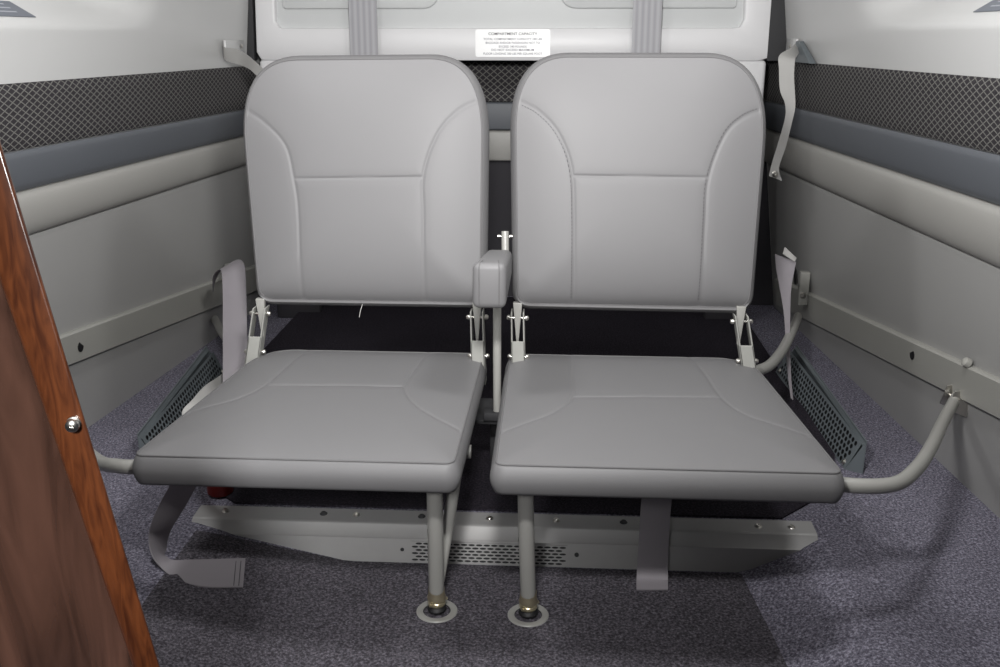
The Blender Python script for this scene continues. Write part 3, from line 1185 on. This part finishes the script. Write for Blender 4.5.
# ------------------------------------------------------------------ wall rails
for s, za0, za1, zb0, zb1, y0, y1, lab in ((-1, (1.616, .256), (2.237, .199), (1.653, .190), (2.315, .121), 1.0, 2.62, 'cream metal seat rail running along the left wall'),
                                           (1, (1.44, .273), (2.369, .165), (1.436, .210), (2.214, .110), .9, 2.62, 'cream metal seat rail running along the right wall')):
    def zl_(a, b, y): return a[1] + (b[1] - a[1]) * (y - a[0]) / (b[0] - a[0])
    rt = empty('seat_rail', (WX(s, 1.6, .2), 1.6, .2), lab, 'rail')
    bm = bmesh.new()
    rows = []
    for i in range(9):
        y = y0 + (y1 - y0) * i / 8
        zt_, zb_ = zl_(za0, za1, y), zl_(zb0, zb1, y)
        rows.append([bm.verts.new((WX(s, y, z) - s * d, y, z)) for z, d in
                     ((zb_, .003), (zb_, .013), (zb_ + .002, .015), (zt_ - .004, .015), (zt_ - .001, .012), (zt_, .009), (zt_, .003))])
    for a, b in zip(rows, rows[1:]):
        for j in range(7):
            bm.faces.new((a[j], a[(j + 1) % 7], b[(j + 1) % 7], b[j]))
    bm.faces.new(rows[0]); bm.faces.new(rows[-1][::-1])
    finish('rail_bar', bm, M['rail'], rt, angle=25)
    hy, hz = (1.665, .218) if s < 0 else (1.724, .214)
    c = Vector((WX(s, hy, hz) - s * .0145, hy, hz))
    bm = bmesh.new()
    lathe(bm, [(.0105, 0), (.0105, .0010), (.0097, .0012), (0, .0011)], c, (-s, 0, 0), 18)
    lathe(bm, [(.0042, 0), (.0042, .0010), (0, .0011)], c + Vector((0, .006, .006 if s < 0 else .004)), (-s, 0, 0), 12)
    finish('keyhole', bm, M['black'], rt)
    if s > 0:
        bm = bmesh.new()
        lathe(bm, [(.008, 0), (.0085, .004), (.0075, .009), (.004, .0115), (0, .012)], (WX(s, 1.515, .268) - s * .011, 1.515, .268), (-s, 0, .5), 18)
        finish('bolt_head', bm, M['rail'], rt)
        bm = bmesh.new()
        lathe(bm, [(.0035, 0), (.0033, .001), (0, .0014)], (WX(s, 1.40, .245) - s * .0148, 1.42, .245), (-s, 0, 0), 14)
        finish('rivet', bm, M['rail'], rt)
    # upright bracket at the rear end of the rail
    yb = 2.34
    wx = WX(s, yb, .2)
    bm = bmesh.new()
    box(bm, (wx - s * .020, yb, .180), (.024, .020, .085), .003)
    ub = finish('end_bracket', bm, M['rail'], rt)
    bm = bmesh.new()
    lathe(bm, [(.007, 0), (.007, .003), (.0045, .006), (.0045, .009), (0, .0095)], (wx - s * .022, yb - .010, .165), (-s * .3, -1, 0), 12)
    o = finish('bolt', bm, M['steel'], ub)

# ------------------------------------------------------------------ lap belts
# left: over the rail end, down beside the cushion, under it and curled on the floor
lb = empty('lap_belt', (-.55, 1.8, .05), 'grey lap belt draped over the left rail end and running beside the left seat', 'seat belt')
E1 = [((213, 292), (216, 272), 1.95), ((213, 277), (226, 266), 1.88), ((219, 270), (237, 260), 1.82), ((222, 274), (244, 264), 1.77), ((223, 295), (246, 285), 1.74), ((223, 330), (247, 325), 1.70),
      ((223, 365), (248, 362), 1.62), ((223, 400), (249, 398), 1.57)]
ribbon('webbing', [atY(*a, Y) for a, b, Y in E1], [atY(*b, Y) for a, b, Y in E1], M['belt'], lb)
bm = bmesh.new()
tube(bm, catmull([Vector((-.755, 2.33, .205)), atY(222, 278, 2.1), atY(243, 272, 1.83)], 6), .005, 10)
o = finish('hanger_bar', bm, M['steel'], lb)
E2 = [(Vector((-.545, 1.80, .165)), Vector((-.505, 1.82, .150))), (atY(222, 374, 1.66), atY(228, 386, 1.66)), (atY(206, 385, 1.54), atY(214, 398, 1.54)), (atY(193, 399, 1.43), atY(203, 411, 1.43)),
      (atY(182, 414, 1.36), atY(196, 422, 1.36)), (Vector((-.440, 1.28, .215)), Vector((-.420, 1.28, .200)))]
ribbon('side_webbing', [a for a, b in E2], [b for a, b in E2], M['strap'], lb)

lb2 = empty('belt_tail', (-.42, 1.2, .04), 'loose grey belt end curling from under the left seat onto the carpet', 'seat belt')
E3 = [(atY(176, 470, 1.20), atY(203, 470, 1.20)), (atY(171, 483, 1.205), atY(198, 483, 1.205)), (atY(159, 505, 1.205), atY(186, 505, 1.215)), (atY(149.5, 530, 1.19), atY(170, 532, 1.21)),
      (atY(151, 552, 1.18), atY(166, 553, 1.22)), (atZ(163, 570, .050), atZ(172, 560, .056)), (atZ(183, 582, .044), atZ(192, 560, .050)), (atZ(207, 587, .040), atZ(214, 559.5, .044)),
      (atZ(243, 587, .032), atZ(245.5, 558.5, .034))]
ribbon('webbing', [a for a, b in E3], [b for a, b in E3], M['belt'], lb2, thick=.002)
bm = bmesh.new()
for px in (229, 234, 239):
    tube(bm, [atZ(px - .3, 585.5, .0355), atZ(px + 2, 561, .0375)], .0005, 6)
finish('stitching', bm, M['dark'], lb2)

# right
rb = empty('lap_belt', (.55, 1.85, .1), 'twisted grey lap belt hanging beside the right seat back with a white tab', 'seat belt')
E4 = [((775, 254), (796, 262), 1.90), ((776, 268), (794, 272), 1.89), ((779, 285), (791, 290), 1.88), ((784, 315), (790, 318), 1.86), ((786, 350), (790, 352), 1.82), ((788, 375), (791, 378), 1.78), ((791, 398), (793, 400), 1.75)]
ribbon('webbing', [atY(*a, Y) for a, b, Y in E4], [atY(*b, Y) for a, b, Y in E4], M['belt'], rb)
bm = bmesh.new()
tabp = [atY(783, 254, 1.89), atY(795, 262, 1.89), atY(797, 258, 1.90), atY(785, 247, 1.90)]
dd = Vector((.0, .006, -.001))
hexa(bm, [tabp[i] for i in (0, 1, 2, 3)] + [tabp[i] + dd for i in (0, 1, 2, 3)], .0008, 1)
finish('belt_tab', bm, M['strap'], rb)
bm = bmesh.new()
tube(bm, catmull([atY(790, 262, 1.905), atY(795, 272, 1.98), atY(796, 283, 2.33)], 8), .0045, 10)
finish('hanger_bar', bm, M['dark'], rb)

rb2 = empty('belt_tail', (.33, 1.25, .01), 'grey belt end hanging from under the right seat in front of the metal step', 'seat belt')
E5 = [(atY(643, 490, 1.262), atY(672, 492, 1.262)), (atY(641, 505, 1.262), atY(671, 506, 1.262)), (atY(639, 535, 1.262), atY(669, 534, 1.262)), (atY(637.5, 560, 1.256), atY(668, 560, 1.256)), (atY(636.5, 578, 1.247), atY(668, 578, 1.247)), (atZ(636.5, 590, .008), atZ(668, 590, .008))]
ribbon('webbing', [a for a, b in E5], [b for a, b in E5], M['belt'], rb2, thick=.002)
bm = bmesh.new()
tube(bm, [atY(637, 581, 1.2425), atY(668, 581, 1.2425)], .0005, 6)
finish('stitching', bm, M['dark'], rb2)

# ------------------------------------------------------------------ upper straps
us = empty('upper_strap', (-.70, 2.38, .76), 'short white strap from the upper left wall behind the left seat', 'strap')
E6 = [(Vector((WX(-1, 2.33, .76) + .002, 2.33, .767)), Vector((WX(-1, 2.33, .73) + .002, 2.33, .735))), (atY(224, 47, 2.31), atY(225, 60, 2.31)), (atY(236, 49, 2.28), atY(233, 63, 2.28)), (atY(246, 54, 2.24), atY(243, 66, 2.24)), (atY(258, 64, 2.15), atY(253, 72, 2.15)), (atY(275, 80, 2.0), atY(270, 90, 2.0))]
ribbon('webbing', [a for a, b in E6], [b for a, b in E6], M['strap'], us)
bm = bmesh.new()
c = Vector((WX(-1, 2.40, .752) - .0 + .003, 2.40, .752))
box(bm, c + Vector((.001, -.02, 0)), (.006, .14, .040), .002)
pl_ = finish('anchor_plate', bm, M['shell'], us)
bm = bmesh.new()
screw(bm, Vector((WX(-1, 2.42, .755) + .007, 2.42, .757)), (1, 0, 0), .004, .003)
finish('screw', bm, M['steel'], us)

us = empty('upper_strap', (.63, 2.3, .7), 'white twisted strap hanging down the right wall beside the right seat back', 'strap')
E7 = [((795, 44), (800, 52), 2.33), ((789, 49), (797, 56), 2.29), ((779, 56), (795, 60), 2.25), ((779, 70), (794, 76), 2.24), ((780, 90), (795, 96), 2.23), ((785, 104), (795, 108), 2.22), ((785, 118), (792, 122), 2.21), ((779, 140), (786, 146), 2.19), ((772, 163), (779, 168), 2.17), ((769, 176), (782, 181), 2.16)]
ribbon('webbing', [atY(*a, Y) for a, b, Y in E7], [atY(*b, Y) for a, b, Y in E7], M['strap'], us)
bm = bmesh.new()
screw(bm, atY(775, 174, 2.155), (0, -1, .1), .005, .003)
finish('snap_fastener', bm, M['steel'], us)
bm = bmesh.new()
yv = 2.30
box(bm, (WX(1, 2.42, .752) - .003, 2.42, .755), (.006, .10, .040), .002)
finish('anchor_plate', bm, M['shell'], us)
bm = bmesh.new()
wq = lambda y, z, d: Vector((WX(1, y, z) - d, y, z))
hexa(bm, [wq(2.37, .722, .003), wq(2.37, .722, .022), wq(2.24, .722, .020), wq(2.24, .722, .003), wq(2.35, .770, .003), wq(2.35, .770, .014), wq(2.325, .770, .014), wq(2.325, .770, .003)], .002)
finish('strap_hook', bm, M['vent'], us)
bm = bmesh.new()
screw(bm, Vector((WX(1, 2.42, .755) - .006, 2.42, .757)), (-1, 0, 0), .004, .003)
finish('screw', bm, M['steel'], us)

# ------------------------------------------------------------------ wooden panel at the left
wp = empty('wooden_panel', (-.3, .6, 0), 'varnished reddish-brown wooden panel edge in the left foreground', 'panel')


def edge_r(y): return (y - 140) * 160 / 527
def edge_l(y): return 34 + (y - 380) * .345


yA, yB_ = 20, 1000
YP = .62
bm = bmesh.new()
qf = [atY(edge_l(yB_), yB_, YP), atY(edge_r(yB_), yB_, YP), atY(edge_r(yA), yA, YP), atY(edge_l(yA), yA, YP)]
hexa(bm, qf + [p + Vector((-.020, .032, 0)) for p in qf], .0035, 3)
finish('edge_strip', bm, M['wood'], wp, angle=50)
bm = bmesh.new()
ql = [atY(-420, yB_, YP + .012), atY(edge_l(yB_) + 4, yB_, YP + .006), atY(edge_l(yA) + 4, yA, YP + .006), atY(-420, yA, YP + .012)]
hexa(bm, ql + [p + Vector((0, .014, 0)) for p in ql])
finish('board', bm, M['woodd'], wp, smooth=False)
bm = bmesh.new()
c = atY(74, 423, YP - .001)
lathe(bm, [(.0052, 0), (.0052, .0015), (.0034, .002), (.0034, .004), (.0050, .0045), (.0047, .0068), (.0030, .0082), (.0012, .0084), (0, .006)], c, (.25, -1, 0), 20)
finish('screw', bm, M['steel'], wp)

# ------------------------------------------------------------------ red bottle under the left seat
bm = bmesh.new()
lathe(bm, [(0, 0), (.019, 0), (.021, .003), (.021, .105), (.017, .118), (.008, .124), (.008, .134), (0, .135)], (-.466, 1.405, .0535), (0, 0, 1), 28)
tag(finish('red_bottle', bm, M['red']), 'dark red bottle standing behind the left end of the metal step under the left seat', 'bottle')
